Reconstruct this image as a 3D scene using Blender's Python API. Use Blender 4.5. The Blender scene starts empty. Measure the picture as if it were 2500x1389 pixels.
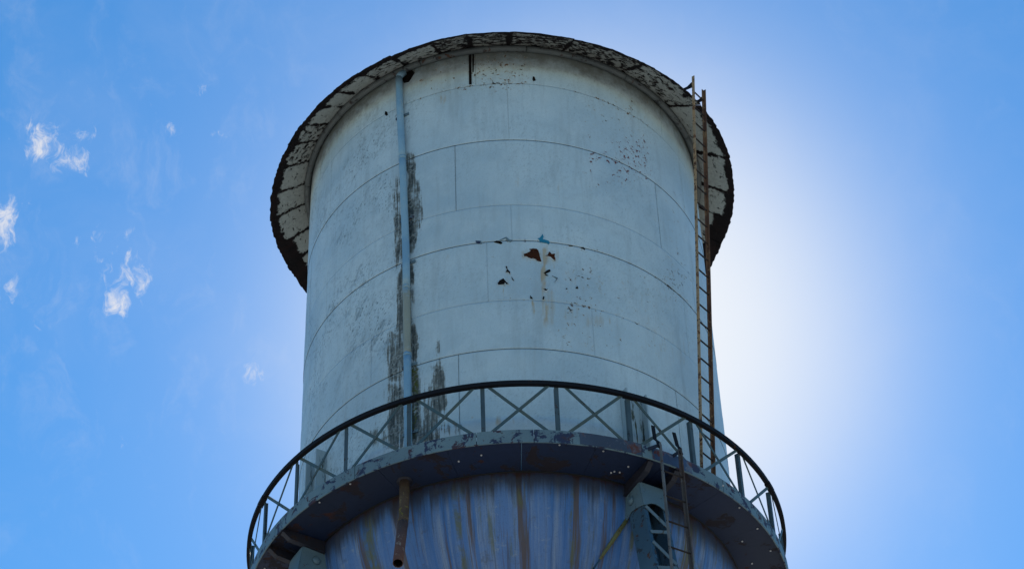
import bpy, math, random
import numpy as np
from mathutils import Vector, Matrix

random.seed(7); np.random.seed(7)
scn = bpy.context.scene
COL = scn.collection

# ------------------------------------------------------------------ camera (solved from the ring seams of the tower)
S = 3.7                     # metres: radius of the tank
EYE = 1.6                   # eye height above the ground
F_PX, DIST, PITCH, YAW, ROLL = 5852.03, 8.765359, 0.7585397, 0.0031307, -0.0401142
W, H = 2500.0, 1389.0
def cam_axes():
    p, y, r = PITCH, YAW, ROLL
    f = np.array([math.sin(y)*math.cos(p), math.cos(y)*math.cos(p), math.sin(p)])
    rt = np.array([math.cos(y), -math.sin(y), 0.0]); up = np.cross(rt, f)
    return math.cos(r)*rt+math.sin(r)*up, -math.sin(r)*rt+math.cos(r)*up, f
CR, CU, CF = cam_axes()
cam = bpy.data.cameras.new('camera'); camo = bpy.data.objects.new('camera', cam); COL.objects.link(camo)
cam.sensor_width = 36.0; cam.lens = F_PX/W*36.0; cam.clip_start = 0.1; cam.clip_end = 9000.0
m = Matrix.Identity(4)
for i in range(3):
    m[i][0] = CR[i]; m[i][1] = CU[i]; m[i][2] = -CF[i]
m[1][3] = -DIST*S; m[2][3] = EYE
camo.matrix_world = m
scn.camera = camo

def ray(px, py):
    return (px-W/2)/F_PX*CR - (py-H/2)/F_PX*CU + CF
def on_cyl(px, py, rad):
    """pixel -> (azimuth, z) on the cylinder of radius rad (tank radii, z above the eye)"""
    q = ray(px, py); a = q[0]**2+q[1]**2; b = -DIST*q[1]; c = DIST**2-rad**2
    t = (-b-math.sqrt(max(0, b*b-a*c)))/a
    P = q*t+np.array([0, -DIST, 0]); return math.atan2(P[0], -P[1]), P[2]
def pt(az, r, z):
    return (r*math.sin(az)*S, -r*math.cos(az)*S, z*S+EYE)
R = math.radians

# ------------------------------------------------------------------ sky, sun, exposure
_s = ray(1455, 835); _s = _s/np.linalg.norm(_s)      # the sun stands behind the tank, where the glow is centred
SUN_EL, SUN_AZ = math.asin(_s[2]), math.atan2(_s[0], _s[1])
SUN_DIR = Vector((math.sin(SUN_AZ)*math.cos(SUN_EL), math.cos(SUN_AZ)*math.cos(SUN_EL), math.sin(SUN_EL)))
world = bpy.data.worlds.new('World'); scn.world = world; world.use_nodes = True

class NT:
    """tiny helper to write node trees"""
    def __init__(s, nt): s.nt = nt; nt.nodes.clear()
    def n(s, typ, ins=None, **kw):
        nd = s.nt.nodes.new(typ)
        for k, v in kw.items(): setattr(nd, k, v)
        for k, v in (ins or {}).items(): s.set(nd.inputs[k], v)
        return nd
    def set(s, sock, v):
        if isinstance(v, bpy.types.NodeSocket): s.nt.links.new(v, sock)
        elif isinstance(v, bpy.types.Node): s.nt.links.new(v.outputs[0], sock)
        else:
            if sock.type == 'RGBA' and not isinstance(v, (int, float)) and len(v) == 3: v = (*v, 1)
            sock.default_value = v
    def math(s, op, a, b=0.0, c=0.0, clamp=False):
        return s.n('ShaderNodeMath', {0: a, 1: b, 2: c}, operation=op, use_clamp=clamp).outputs[0]
    def vmath(s, op, a, b=(0, 0, 0), out=0):
        return s.n('ShaderNodeVectorMath', {0: a, 1: b}, operation=op).outputs[out]
    def mix(s, f, a, b, blend='MIX'):
        nd = s.n('ShaderNodeMix', data_type='RGBA', blend_type=blend, clamp_factor=True)
        s.set(nd.inputs[0], f); s.set(nd.inputs[6], a); s.set(nd.inputs[7], b); return nd.outputs[2]
    def step(s, v, lo, hi, a=0.0, b=1.0):
        return s.n('ShaderNodeMapRange', {0: v, 1: lo, 2: hi, 3: a, 4: b}, interpolation_type='SMOOTHSTEP', clamp=True).outputs[0]
    def noise(s, vec, scale, detail=4.0, rough=0.55, dist=0.0, out=0):
        return s.n('ShaderNodeTexNoise', {'Vector': vec, 'Scale': scale, 'Detail': detail, 'Roughness': rough, 'Distortion': dist}).outputs[out]
    def voro(s, vec, scale, feature='F1', rnd=1.0, out=0):
        return s.n('ShaderNodeTexVoronoi', {'Vector': vec, 'Scale': scale, 'Randomness': rnd}, feature=feature).outputs[out]

w = NT(world.node_tree)
sky = w.n('ShaderNodeTexSky', sky_type='NISHITA', sun_disc=False, sun_elevation=SUN_EL, sun_rotation=SUN_AZ,
          altitude=0.0, air_density=1.0, dust_density=0.08, ozone_density=1.0)
skyc = w.n('ShaderNodeHueSaturation', {'Hue': 0.496, 'Saturation': 1.49, 'Value': 0.93, 'Color': sky}).outputs[0]
d = w.n('ShaderNodeTexCoord').outputs['Generated']
d = w.vmath('NORMALIZE', d)
# bright aureole of the hazy air round the sun
cosang = w.math('MINIMUM', w.vmath('DOT_PRODUCT', d, tuple(SUN_DIR), out=1), 1.0)
ang = w.math('ARCCOSINE', cosang)
au = w.math('EXPONENT', w.math('MULTIPLY', w.math('POWER', w.math('DIVIDE', ang, R(4.6)), 2.0), -1.0))
au = w.math('SUBTRACT', 1.0, w.math('EXPONENT', w.math('MULTIPLY', au, -3.0)))
skyc = w.mix(au, skyc, (5.35, 5.5, 5.6, 1))
# torn scraps of fair weather cloud: a thin field over the whole sky, thicker in a few clumps
wn = w.noise(d, 62.0, 3.0, 0.55, out=1)
dd = w.vmath('ADD', d, w.vmath('SCALE', w.vmath('SUBTRACT', wn, (.5, .5, .5)), out=0))
sc = w.nt.nodes[-1]
for nd in w.nt.nodes:
    if nd.type == 'VECT_MATH' and nd.operation == 'SCALE': nd.inputs['Scale'].default_value = 0.011
clumps = [(100, 352, 46, .95), (165, 390, 50, .85), (203, 335, 26, .85), (187, 315, 16, .7), (122, 325, 30, .7), (310, 672, 44, .95), (296, 735, 34, 1.05), (260, 665, 30, .5), (2, 545, 46, 1.1), (16, 710, 40, .85), (66, 515, 46, .55),
          (245, 580, 34, .7), (314, 571, 22, .8), (182, 592, 30, .6), (497, 222, 34, .62), (412, 324, 24, .7), (538, 322, 18, .7), (626, 914, 30, .85), (298, 1075, 28, .65),
          (188, 735, 50, .55), (265, 628, 46, .55), (530, 400, 34, .45), (655, 958, 18, .55), (60, 800, 80, .42), (395, 270, 30, .5), (120, 480, 60, .45), (330, 560, 70, .45), (-160, 640, 120, .95), (-300, 420, 130, .9)]
tot = None
for (cx, cy, rad, amp) in clumps:
    v = ray(cx, cy); v = v/np.linalg.norm(v)
    dist = w.vmath('DISTANCE', dd, tuple(v), out=1)
    k = w.step(dist, 0.0, rad*3.0/F_PX, amp, 0.0)
    tot = k if tot is None else w.math('MAXIMUM', tot, k)
st = w.vmath('MULTIPLY', dd, (1.5, 1.0, 0.75))
fb = w.noise(st, 110.0, 11.0, 0.66, 0.6)
fine = w.noise(dd, 330.0, 6.0, 0.6, 0.4)
dens = w.math('ADD', w.math('MULTIPLY', fb, 0.85), w.math('MULTIPLY', fine, 0.15))
thr = w.math('SUBTRACT', 0.80, w.math('MULTIPLY', tot, 0.40))
cl = w.step(w.math('SUBTRACT', dens, thr), -0.04, 0.28)
v0 = ray(180, 560); v0 = v0/np.linalg.norm(v0)
field = w.step(w.vmath('DISTANCE', d, tuple(v0), out=1), 0.02, 0.17, 1.0, 0.25)
thin = w.math('MULTIPLY', w.step(w.noise(st, 34.0, 10.0, 0.66, 0.5), 0.50, 0.80), w.math('MULTIPLY', field, 0.15))
cl = w.math('MAXIMUM', cl, thin)
veil = w.math('MULTIPLY', w.step(w.noise(dd, 14.0, 6.0, 0.6, 0.5), 0.45, 0.8), 0.06)
cl = w.math('ADD', cl, veil, clamp=True)
lum = w.n('ShaderNodeRGBToBW', {0: sky}).outputs[0]
CLOUD = w.n('ShaderNodeVectorMath', {0: (1.0, 0.97, 0.95)}, operation='SCALE'); CLOUD.inputs['Scale'].default_value = 5.2
skymix = w.mix(w.math('MULTIPLY', cl, 0.85), skyc, CLOUD.outputs[0])
bg = w.n('ShaderNodeBackground', {'Color': skymix, 'Strength': 0.10})
w.n('ShaderNodeOutputWorld', {'Surface': bg})

sl = bpy.data.lights.new('sun', 'SUN'); sl.energy = 5.0; sl.angle = R(0.53); sl.color = (1.0, 0.95, 0.88)
so = bpy.data.objects.new('sun', sl); COL.objects.link(so)
so.rotation_euler = SUN_DIR.to_track_quat('Z', 'Y').to_euler(); so.location = (0, 0, 80)

scn.view_settings.view_transform = 'Standard'; scn.view_settings.look = 'None'
scn.view_settings.exposure = 0.8; scn.view_settings.gamma = 1.0
scn.view_settings.use_curve_mapping = False

# ------------------------------------------------------------------ materials
def material(name):
    mt = bpy.data.materials.new(name); mt.use_nodes = True
    return mt, NT(mt.node_tree)
def finish(t, col, rough=0.6, bump=None, bdist=0.01, bstr=0.6, metal=0.0, spec=0.4):
    ins = {'Base Color': col, 'Roughness': rough, 'Metallic': metal, 'Specular IOR Level': spec}
    if bump is not None:
        ins['Normal'] = t.n('ShaderNodeBump', {'Height': bump, 'Distance': bdist, 'Strength': bstr}).outputs[0]
    b = t.n('ShaderNodeBsdfPrincipled', ins); t.n('ShaderNodeOutputMaterial', {'Surface': b.outputs[0]})
def position(t): return t.n('ShaderNodeNewGeometry').outputs['Position']

def painted(name, base, under, amount=0.35, scale=6.0, alt=None, rough=0.55, stretch=(1, 1, 1), spec=0.35, rust=(0.07, 0.03, 0.015), rustamt=0.3):
    """old paint on steel: tone drift, chips down to the under-colour, rust in some of the chips"""
    mt, t = material(name); p = t.vmath('MULTIPLY', position(t), stretch)
    big = t.noise(p, scale*0.25, 3, 0.5); mid = t.noise(p, scale, 7, 0.65, 0.6); fin = t.noise(p, scale*7, 5, 0.6)
    c = t.mix(t.step(big, .35, .65), base, alt or tuple(x*0.8 for x in base))
    c = t.mix(t.math('MULTIPLY', t.step(fin, .35, .75), 0.35), c, tuple(x*0.6 for x in base))
    thr = 0.72-0.32*amount
    chip = t.step(t.math('ADD', mid, t.math('MULTIPLY', t.math('SUBTRACT', fin, .5), .18)), thr, thr+0.05)
    u = t.mix(t.step(t.noise(p, scale*0.6, 4), .5-.2*(rustamt-.3), .62-.2*(rustamt-.3)), under, rust)
    c = t.mix(chip, c, u)
    h = t.math('SUBTRACT', t.math('MULTIPLY', fin, .4), t.math('MULTIPLY', chip, .6))
    finish(t, c, t.math('ADD', rough, t.math('MULTIPLY', chip, .25)), h, 0.006, 0.6, spec=spec)
    return mt

# --- the tank wall: pale blue-grey paint, with the weathering and painted eave shade read from two per-vertex masks laid on the shell
def tank_paint():
    mt, t = material('tank_paint'); p = position(t)
    a1 = t.n('ShaderNodeAttribute', attribute_name='wear_a'); a2 = t.n('ShaderNodeAttribute', attribute_name='wear_shade_b')
    s1 = t.n('ShaderNodeSeparateColor', {0: a1.outputs['Color']}); s2 = t.n('ShaderNodeSeparateColor', {0: a2.outputs['Color']})
    mold, moss, rust = s1.outputs[0], s1.outputs[1], s1.outputs[2]
    chip, red, mott = s2.outputs[0], s2.outputs[1], s2.outputs[2]
    grime_shade = a2.outputs['Alpha']
    big = t.noise(p, 0.5, 3, 0.5); mid = t.noise(p, 2.4, 6, 0.6, 0.5); fin = t.noise(p, 22, 6, 0.65); vf = t.noise(p, 70, 3, 0.6)
    pv = t.vmath('MULTIPLY', p, (1, 1, 0.09)); streak = t.noise(pv, 9, 6, 0.65)
    sx = t.n('ShaderNodeSeparateXYZ', {0: p}); azs = t.math('MULTIPLY', t.math('ARCTAN2', sx.outputs[0], t.math('MULTIPLY', sx.outputs[1], -1.0)), S); zz = sx.outputs[2]
    def slant(ku, kv, sl, off):
        return t.n('ShaderNodeCombineXYZ', {0: t.math('MULTIPLY', t.math('ADD', azs, t.math('MULTIPLY', zz, -sl)), ku), 1: t.math('MULTIPLY', t.math('ADD', zz, t.math('MULTIPLY', azs, sl)), kv), 2: off}).outputs[0]
    c = t.mix(t.step(big, .32, .68), (0.47, 0.575, 0.615), (0.365, 0.475, 0.535))
    c = t.mix(t.math('MULTIPLY', t.step(t.noise(p, 1.1, 5, .6, .3), .42, .68), .55), c, (0.53, 0.62, 0.645))
    c = t.mix(t.math('MULTIPLY', t.step(streak, .50, .72), .45), c, (0.35, 0.42, 0.445))
    c = t.mix(t.math('MULTIPLY', t.step(mid, .48, .72), .40), c, (0.37, 0.45, 0.485))
    c = t.mix(t.math('MULTIPLY', t.step(vf, .45, .7), .30), c, (0.27, 0.33, 0.355))
    c = t.mix(t.math('MULTIPLY', t.step(fin, .55, .75), .22), c, (0.60, 0.67, 0.68))
    # slanting scuffs, dents and specks of lost paint
    sc1 = t.noise(slant(1, .42, .55, 3), 7.5, 6, 0.7, 0.15); sc2 = t.noise(slant(1, .5, .5, 8), 24, 5, 0.7, 0.1)
    pat = t.step(t.noise(p, .9, 4, .6), .40, .62)
    scuff = t.math('MULTIPLY', t.math('MULTIPLY', t.step(sc1, .50, .66), t.math('ADD', .06, t.math('MULTIPLY', mott, .55))), t.math('ADD', .35, pat))
    c = t.mix(scuff, c, (0.20, 0.25, 0.27))
    speck = t.math('MULTIPLY', t.math('MULTIPLY', t.step(sc2, .53, .65), t.math('ADD', .16, t.math('MULTIPLY', mott, .75))), t.math('ADD', .3, pat))
    c = t.mix(speck, c, (0.13, 0.165, 0.18))
    wash = t.noise(t.vmath('MULTIPLY', p, (1, 1, .10)), 3.2, 5, .65)
    c = t.mix(t.math('MULTIPLY', t.step(wash, .53, .70), .35), c, (0.28, 0.33, 0.345))
    # grime film, with the shade of the eave painted in
    gr = t.step(t.math('ADD', grime_shade, t.math('MULTIPLY', t.math('SUBTRACT', t.noise(p, 5, 7, 0.7), .5), 1.2)), .20, .95)
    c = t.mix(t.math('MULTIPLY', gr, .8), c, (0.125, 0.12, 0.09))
    # rust runs
    rn = t.noise(t.vmath('MULTIPLY', p, (1, 1, .12)), 16, 5, 0.65)
    ru = t.step(t.math('ADD', rust, t.math('MULTIPLY', t.math('SUBTRACT', rn, .5), .8)), .18, .75)
    c = t.mix(t.math('MULTIPLY', ru, .72), c, t.mix(rn, (0.42, 0.33, 0.17), (0.30, 0.19, 0.08)))
    # mould: torn edged black-green film with paler lichen rings
    vs = t.noise(t.vmath('MULTIPLY', p, (1, 1, .05)), 26, 5, .7)
    me = t.math('ADD', mold, t.math('ADD', t.math('MULTIPLY', t.math('SUBTRACT', vs, .5), 1.9), t.math('ADD', t.math('MULTIPLY', t.math('SUBTRACT', t.noise(p, 5, 5, .7), .5), .7), t.math('MULTIPLY', t.math('SUBTRACT', fin, .5), .45))))
    mm = t.math('MULTIPLY', t.math('MULTIPLY', t.step(me, .40, .66), t.step(mold, .04, .20)), .94)
    vd = t.voro(t.vmath('ADD', p, t.vmath('MULTIPLY', t.noise(p, 9, 2, out=1), (.10, .10, .10))), 9)
    ring = t.math('MULTIPLY', t.step(vd, .30, .40), t.step(vd, .62, .48))
    mc = t.mix(t.step(me, .50, 1.05), (0.15, 0.16, 0.145), (0.010, 0.016, 0.015))
    mc = t.mix(t.math('MULTIPLY', ring, t.step(t.noise(p, 3.5, 4, .6), .45, .58, .0, .55)), mc, (0.27, 0.30, 0.29))
    c = t.mix(mm, c, mc)
    ms = t.step(t.math('ADD', moss, t.math('MULTIPLY', t.math('SUBTRACT', fin, .5), 1.6)), .45, .7)
    c = t.mix(ms, c, t.mix(fin, (0.03, 0.045, 0.012), (0.10, 0.11, 0.02)))
    # peeled specks: bare, with a pale lip of lifted paint
    ck = t.math('ADD', t.noise(p, 13, 5, 0.62, 0.6), t.math('MULTIPLY', t.math('SUBTRACT', t.noise(p, 42, 3, 0.6), .5), .25))
    ch = t.math('ADD', ck, t.math('MULTIPLY', chip, .235))
    halo = t.math('MULTIPLY', t.step(ch, .69, .755), t.math('SUBTRACT', 1.0, t.math('MULTIPLY', red, .8)))
    c = t.mix(t.math('MULTIPLY', halo, .40), c, (0.40, 0.32, 0.19))
    lip = t.step(ch, .73, .755); bare = t.step(ch, .755, .775)
    rmask = t.step(t.math('ADD', red, t.math('MULTIPLY', t.math('SUBTRACT', fin, .5), .3)), .3, .5)
    c = t.mix(t.math('MULTIPLY', lip, .6), c, (0.55, 0.60, 0.60))
    bc = t.mix(rmask, t.mix(t.step(mid, .45, .55), (0.02, 0.018, 0.018), (0.13, 0.065, 0.025)), (0.12, 0.022, 0.018))
    c = t.mix(bare, c, bc)
    h = t.math('ADD', t.math('MULTIPLY', t.noise(p, 1.6, 3), 1.2), t.math('ADD', t.math('MULTIPLY', fin, .16), t.math('ADD', t.math('MULTIPLY', bare, -.35), t.math('MULTIPLY', scuff, -.25))))
    h = t.math('ADD', h, t.math('MULTIPLY', t.math('MULTIPLY', mm, ring), .3))
    finish(t, c, t.math('ADD', .5, t.math('MULTIPLY', mm, .3)), h, 0.03, 0.55, spec=0.35)
    return mt

def bowl_paint():
    mt, t = material('bowl_paint'); p = position(t)
    s = t.n('ShaderNodeSeparateXYZ', {0: p})
    az = t.math('ARCTAN2', s.outputs[0], t.math('MULTIPLY', s.outputs[1], -1.0))
    def run(k, kz, sc, off=0.0, **kw):
        wob = t.math('MULTIPLY', t.math('SUBTRACT', t.noise(p, .8, 2), .5), .012)
        v = t.n('ShaderNodeCombineXYZ', {0: t.math('MULTIPLY', t.math('ADD', az, wob), k), 1: off, 2: t.math('MULTIPLY', s.outputs[2], kz)})
        return t.noise(v.outputs[0], sc, **kw)
    w1 = run(3.7, .03, 1.6, 1, detail=6, rough=.7); w2 = run(3.7, .03, 5, 4, detail=6, rough=.7); w3 = run(3.7, .05, 16, 9, detail=5, rough=.65)
    w4 = run(3.7, .035, 3.4, 15, detail=6, rough=.72); w5 = run(3.7, .06, 2.6, 23, detail=6, rough=.7)
    blot = t.noise(p, 2.2, 7, .65, .4); fin = t.noise(p, 40, 5, .7)
    c = t.mix(t.step(w1, .38, .62), (0.034, 0.125, 0.34), (0.085, 0.175, 0.38))
    c = t.mix(t.math('MULTIPLY', t.math('MULTIPLY', t.step(w2, .46, .64), t.step(t.noise(p, 1.3, 5, .6), .35, .6, .3, 1.0)), .75), c, (0.22, 0.275, 0.37))
    c = t.mix(t.math('MULTIPLY', t.step(blot, .52, .70), .25), c, (0.075, 0.21, 0.50))
    c = t.mix(t.math('MULTIPLY', t.step(w3, .50, .68), .6), c, (0.035, 0.065, 0.13))
    pale = t.math('MULTIPLY', t.step(t.noise(p, 5, 7, .7, .3), .56, .68), t.step(w1, .45, .6))
    c = t.mix(t.math('MULTIPLY', pale, .55), c, (0.24, 0.29, 0.35))
    c = t.mix(t.math('MULTIPLY', t.step(t.noise(p, 3.1, 7, .7), .58, .70), .5), c, (0.06, 0.06, 0.065))
    c = t.mix(t.math('MULTIPLY', t.step(w4, .525, .59), .9), c, (0.085, 0.055, 0.042))
    c = t.mix(t.math('MULTIPLY', t.math('MULTIPLY', t.step(w5, .53, .62), t.step(blot, .40, .58)), .8), c, (0.095, 0.10, 0.035))
    c = t.mix(t.math('MULTIPLY', t.step(fin, .5, .72), .4), c, (0.04, 0.065, 0.12))
    # rusty water marks hanging from the joint with the gallery, each run of its own length; the gallery's shade is painted in too
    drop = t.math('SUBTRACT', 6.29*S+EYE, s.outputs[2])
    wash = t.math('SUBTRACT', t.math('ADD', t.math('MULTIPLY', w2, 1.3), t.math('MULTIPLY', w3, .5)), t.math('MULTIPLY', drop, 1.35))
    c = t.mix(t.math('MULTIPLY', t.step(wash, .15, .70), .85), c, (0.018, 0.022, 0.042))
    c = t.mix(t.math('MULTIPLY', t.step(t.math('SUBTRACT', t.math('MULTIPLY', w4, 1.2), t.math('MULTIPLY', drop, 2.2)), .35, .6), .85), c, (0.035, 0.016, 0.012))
    finish(t, c, .55, t.math('ADD', t.math('MULTIPLY', w2, .4), t.math('MULTIPLY', fin, .3)), 0.02, .5)
    return mt

def soffit_paint():
    """roof panel underside: a sheet of grey paint left in the middle of each panel, black rusted margins"""
    mt, t = material('soffit_paint'); p = position(t)
    uv = t.n('ShaderNodeAttribute', attribute_name='panel')
    s = t.n('ShaderNodeSeparateColor', {0: uv.outputs['Color']}); u, v, fl = s.outputs[0], s.outputs[1], s.outputs[2]
    n1 = t.noise(p, 3.0, 6, .68, .5); n2 = t.noise(p, 16, 6, .7, .4); n3 = t.noise(p, 50, 4, .65)
    du = t.math('MINIMUM', u, t.math('SUBTRACT', 1.0, u))            # metres from the radial edges
    e = t.math('MULTIPLY', t.math('SUBTRACT', n1, .5), .30)
    e = t.math('ADD', e, t.math('MULTIPLY', t.math('SUBTRACT', n2, .5), .14))
    a = t.math('ADD', uv.outputs['Alpha'], e)                         # distance to the nearest margin, in metres
    keep = t.step(a, .075, .10)
    flk = t.step(t.math('ADD', t.noise(t.vmath('MULTIPLY', p, (1, 1, 2.2)), 7.5, 8, .72, .5), t.math('MULTIPLY', fl, .17)), .60, .66)
    keep = t.math('MULTIPLY', keep, t.math('SUBTRACT', 1.0, flk))
    g = t.mix(t.step(n2, .3, .7), (0.42, 0.44, 0.42), (0.31, 0.33, 0.315))
    g = t.mix(t.math('MULTIPLY', t.step(n3, .5, .7), .4), g, (0.17, 0.18, 0.175))
    g = t.mix(t.math('MULTIPLY', t.step(fl, .3, .9), .6), g, (0.19, 0.175, 0.155))
    r = t.mix(t.step(n1, .4, .65), (0.008, 0.006, 0.007), (0.017, 0.009, 0.009))
    r = t.mix(t.math('MULTIPLY', t.step(n3, .66, .74), .7), r, (0.16, 0.15, 0.14))
    c = t.mix(keep, r, g)
    finish(t, c, .85, t.math('ADD', t.math('MULTIPLY', keep, 1.0), t.math('MULTIPLY', n2, .5)), 0.012, .8, spec=.15)
    return mt

def downpipe_paint():
    mt, t = material('downpipe_paint'); p = position(t)
    z = t.n('ShaderNodeSeparateXYZ', {0: p}).outputs[2]
    n1 = t.noise(p, 6, 6, .65); n2 = t.noise(p, 45, 5, .65)
    c = t.mix(t.step(t.noise(p, 1.3, 3), .4, .6), (0.17, 0.31, 0.43), (0.23, 0.37, 0.46))
    zz = t.math('ADD', z, t.math('MULTIPLY', t.math('SUBTRACT', n1, .5), .9))
    lo, hi = 7.060*S+EYE, 7.40*S+EYE
    y = t.math('MULTIPLY', t.step(zz, lo-.1, lo), t.step(zz, hi+.25, hi-.05))
    c = t.mix(t.math('MULTIPLY', y, .8), c, t.mix(n2, (0.30, 0.27, 0.16), (0.24, 0.235, 0.17)))
    c = t.mix(t.step(t.math('ADD', n2, t.math('MULTIPLY', n1, .3)), .80, .84), c, (0.05, 0.04, 0.035))
    c = t.mix(t.math('MULTIPLY', t.step(n1, .55, .7), .5), c, (0.34, 0.42, 0.45))
    finish(t, c, .5, n2, 0.004, .5)
    return mt

M = {}
M['tank'] = tank_paint(); M['bowl'] = bowl_paint(); M['soffit'] = soffit_paint(); M['pipe'] = downpipe_paint()
M['inner'] = painted('seam_steel', (0.008, 0.009, 0.010), (0.010, 0.008, 0.007), .3, rust=(0.015, 0.008, 0.006))
M['fascia'] = painted('fascia_paint', (0.135, 0.20, 0.225), (0.022, 0.032, 0.07), .62, 5.5, alt=(0.11, 0.165, 0.195), rust=(0.05, 0.03, 0.04), rustamt=.2)
M['fascia_dark'] = painted('fascia_bare', (0.055, 0.075, 0.115), (0.09, 0.11, 0.15), .6, 4.0, alt=(0.04, 0.05, 0.075), rust=(0.085, 0.03, 0.022))
M['fascia_navy'] = painted('fascia_navy', (0.045, 0.075, 0.145), (0.10, 0.13, 0.18), .6, 5.0, alt=(0.03, 0.05, 0.10), rust=(0.10, 0.03, 0.025))
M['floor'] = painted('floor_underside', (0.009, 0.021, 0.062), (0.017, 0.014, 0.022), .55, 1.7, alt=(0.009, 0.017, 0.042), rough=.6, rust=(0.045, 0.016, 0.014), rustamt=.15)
M['head'] = painted('column_head_paint', (0.33, 0.41, 0.44), (0.05, 0.065, 0.06), .45, 5.0, alt=(0.27, 0.345, 0.375), stretch=(1, 1, .15), rust=(0.05, 0.055, 0.03))
M['bracket'] = painted('bracket_steel', (0.020, 0.022, 0.036), (0.03, 0.018, 0.018), .5, 4.0, rust=(0.04, 0.017, 0.013))
M['rail'] = painted('handrail_black', (0.009, 0.009, 0.012), (0.03, 0.018, 0.015), .3, 8.0, rough=.7, spec=.15)
M['post'] = painted('post_paint', (0.055, 0.085, 0.10), (0.025, 0.03, 0.035), .4, 9.0, alt=(0.04, 0.062, 0.075))
M['brace'] = painted('brace_paint', (0.05, 0.09, 0.105), (0.03, 0.03, 0.03), .35, 9.0, alt=(0.075, 0.095, 0.08))
M['column'] = painted('column_paint', (0.045, 0.10, 0.155), (0.02, 0.035, 0.05), .5, 6.0, alt=(0.03, 0.075, 0.125))
M['lacing'] = painted('lacing_paint', (0.12, 0.175, 0.21), (0.08, 0.075, 0.045), .4, 9.0, alt=(0.10, 0.15, 0.19))
M['gusset'] = painted('gusset_paint', (0.10, 0.165, 0.21), (0.04, 0.06, 0.08), .35, 7.0, alt=(0.08, 0.14, 0.185))
M['rust_light'] = painted('ladder_rust_tan', (0.36, 0.23, 0.12), (0.16, 0.068, 0.03), .6, 11.0, alt=(0.30, 0.22, 0.14), rough=.8, rust=(0.06, 0.022, 0.012), rustamt=.5)
M['rust_dark'] = painted('ladder_rust_dark', (0.15, 0.075, 0.038), (0.24, 0.15, 0.08), .5, 10.0, alt=(0.075, 0.034, 0.022), rough=.85)
M['rung'] = painted('rung_steel', (0.025, 0.018, 0.017), (0.06, 0.03, 0.018), .35, 12.0, rough=.8)
M['lowrail'] = painted('lower_ladder_steel', (0.125, 0.135, 0.145), (0.06, 0.045, 0.04), .4, 9.0, alt=(0.08, 0.085, 0.09), rough=.6, rust=(0.09, 0.035, 0.02), rustamt=.4)
M['lowrail_rust'] = painted('lower_ladder_rust', (0.060, 0.055, 0.055), (0.10, 0.10, 0.10), .45, 9.0, alt=(0.065, 0.038, 0.028), rough=.8)
M['discharge'] = painted('discharge_rust', (0.115, 0.062, 0.050), (0.20, 0.16, 0.14), .45, 16.0, alt=(0.085, 0.045, 0.045), rough=.85)
M['discharge_moss'] = painted('discharge_moss', (0.085, 0.058, 0.042), (0.15, 0.12, 0.07), .50, 14.0, alt=(0.06, 0.042, 0.032), rough=.9, rust=(0.16, 0.15, 0.03), rustamt=.45)
M['hole'] = painted('rust_hole_brown', (0.055, 0.017, 0.007), (0.03, 0.010, 0.006), .4, 9.0, rough=.9, spec=.1)
M['hole_black'] = painted('rust_hole_black', (0.009, 0.007, 0.007), (0.02, 0.010, 0.007), .3, 9.0, rough=.9, spec=.1)
M['turq'] = painted('old_turquoise_paint', (0.015, 0.19, 0.30), (0.03, 0.10, 0.15), .35, 14.0)
M['sky_dot'] = painted('sky_dot_pale', (0.55, 0.56, 0.58), (0.3, 0.28, 0.26), .3, 20.0)
M['eave'] = painted('eave_ring_paint', (0.125, 0.14, 0.14), (0.035, 0.035, 0.038), .45, 7.0, alt=(0.085, 0.10, 0.105))
M['roof'] = painted('roof_top', (0.12, 0.11, 0.10), (0.05, 0.03, 0.02), .5, 3.0)
M['clevis'] = painted('clevis_lichen', (0.13, 0.13, 0.05), (0.08, 0.06, 0.03), .45, 14.0)
def ground_mat():
    mt, t = material('ground_gravel'); p = position(t)
    c = t.mix(t.noise(p, .08, 6, .6), (0.22, 0.215, 0.19), (0.29, 0.28, 0.25))
    c = t.mix(t.math('MULTIPLY', t.noise(p, 3, 6, .7), .4), c, (0.17, 0.17, 0.14))
    finish(t, c, .95, t.noise(p, 6, 6, .7), .05, .7); return mt
M['ground'] = ground_mat()
M['concrete'] = painted('footing_concrete', (0.32, 0.31, 0.29), (0.22, 0.21, 0.2), .4, 3.0, rough=.9, rust=(0.2, 0.19, 0.17))

# ------------------------------------------------------------------ mesh helpers
def mesh(name, v, f, smooth=False):
    me = bpy.data.meshes.new(name); me.from_pydata([tuple(map(float, x)) for x in v], [], f); me.update()
    if smooth:
        me.polygons.foreach_set('use_smooth', [True]*len(me.polygons))
    return me
def link(name, me, mt=None, parent=None):
    o = bpy.data.objects.new(name, me); COL.objects.link(o)
    if mt is not None and len(me.materials) == 0: me.materials.append(mt)
    if parent: o.parent = parent
    return o
def obj(name, v, f, mt, parent=None, smooth=False): return link(name, mesh(name, v, f, smooth), mt, parent)
def empty(name, label, cat, loc=(0, 0, 0)):
    o = bpy.data.objects.new(name, None); COL.objects.link(o); o.location = loc; o.empty_display_size = .5
    o['label'] = label; o['category'] = cat
    return o
BOXF = [(0, 3, 2, 1), (4, 5, 6, 7), (0, 1, 5, 4), (1, 2, 6, 5), (2, 3, 7, 6), (3, 0, 4, 7)]
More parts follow.
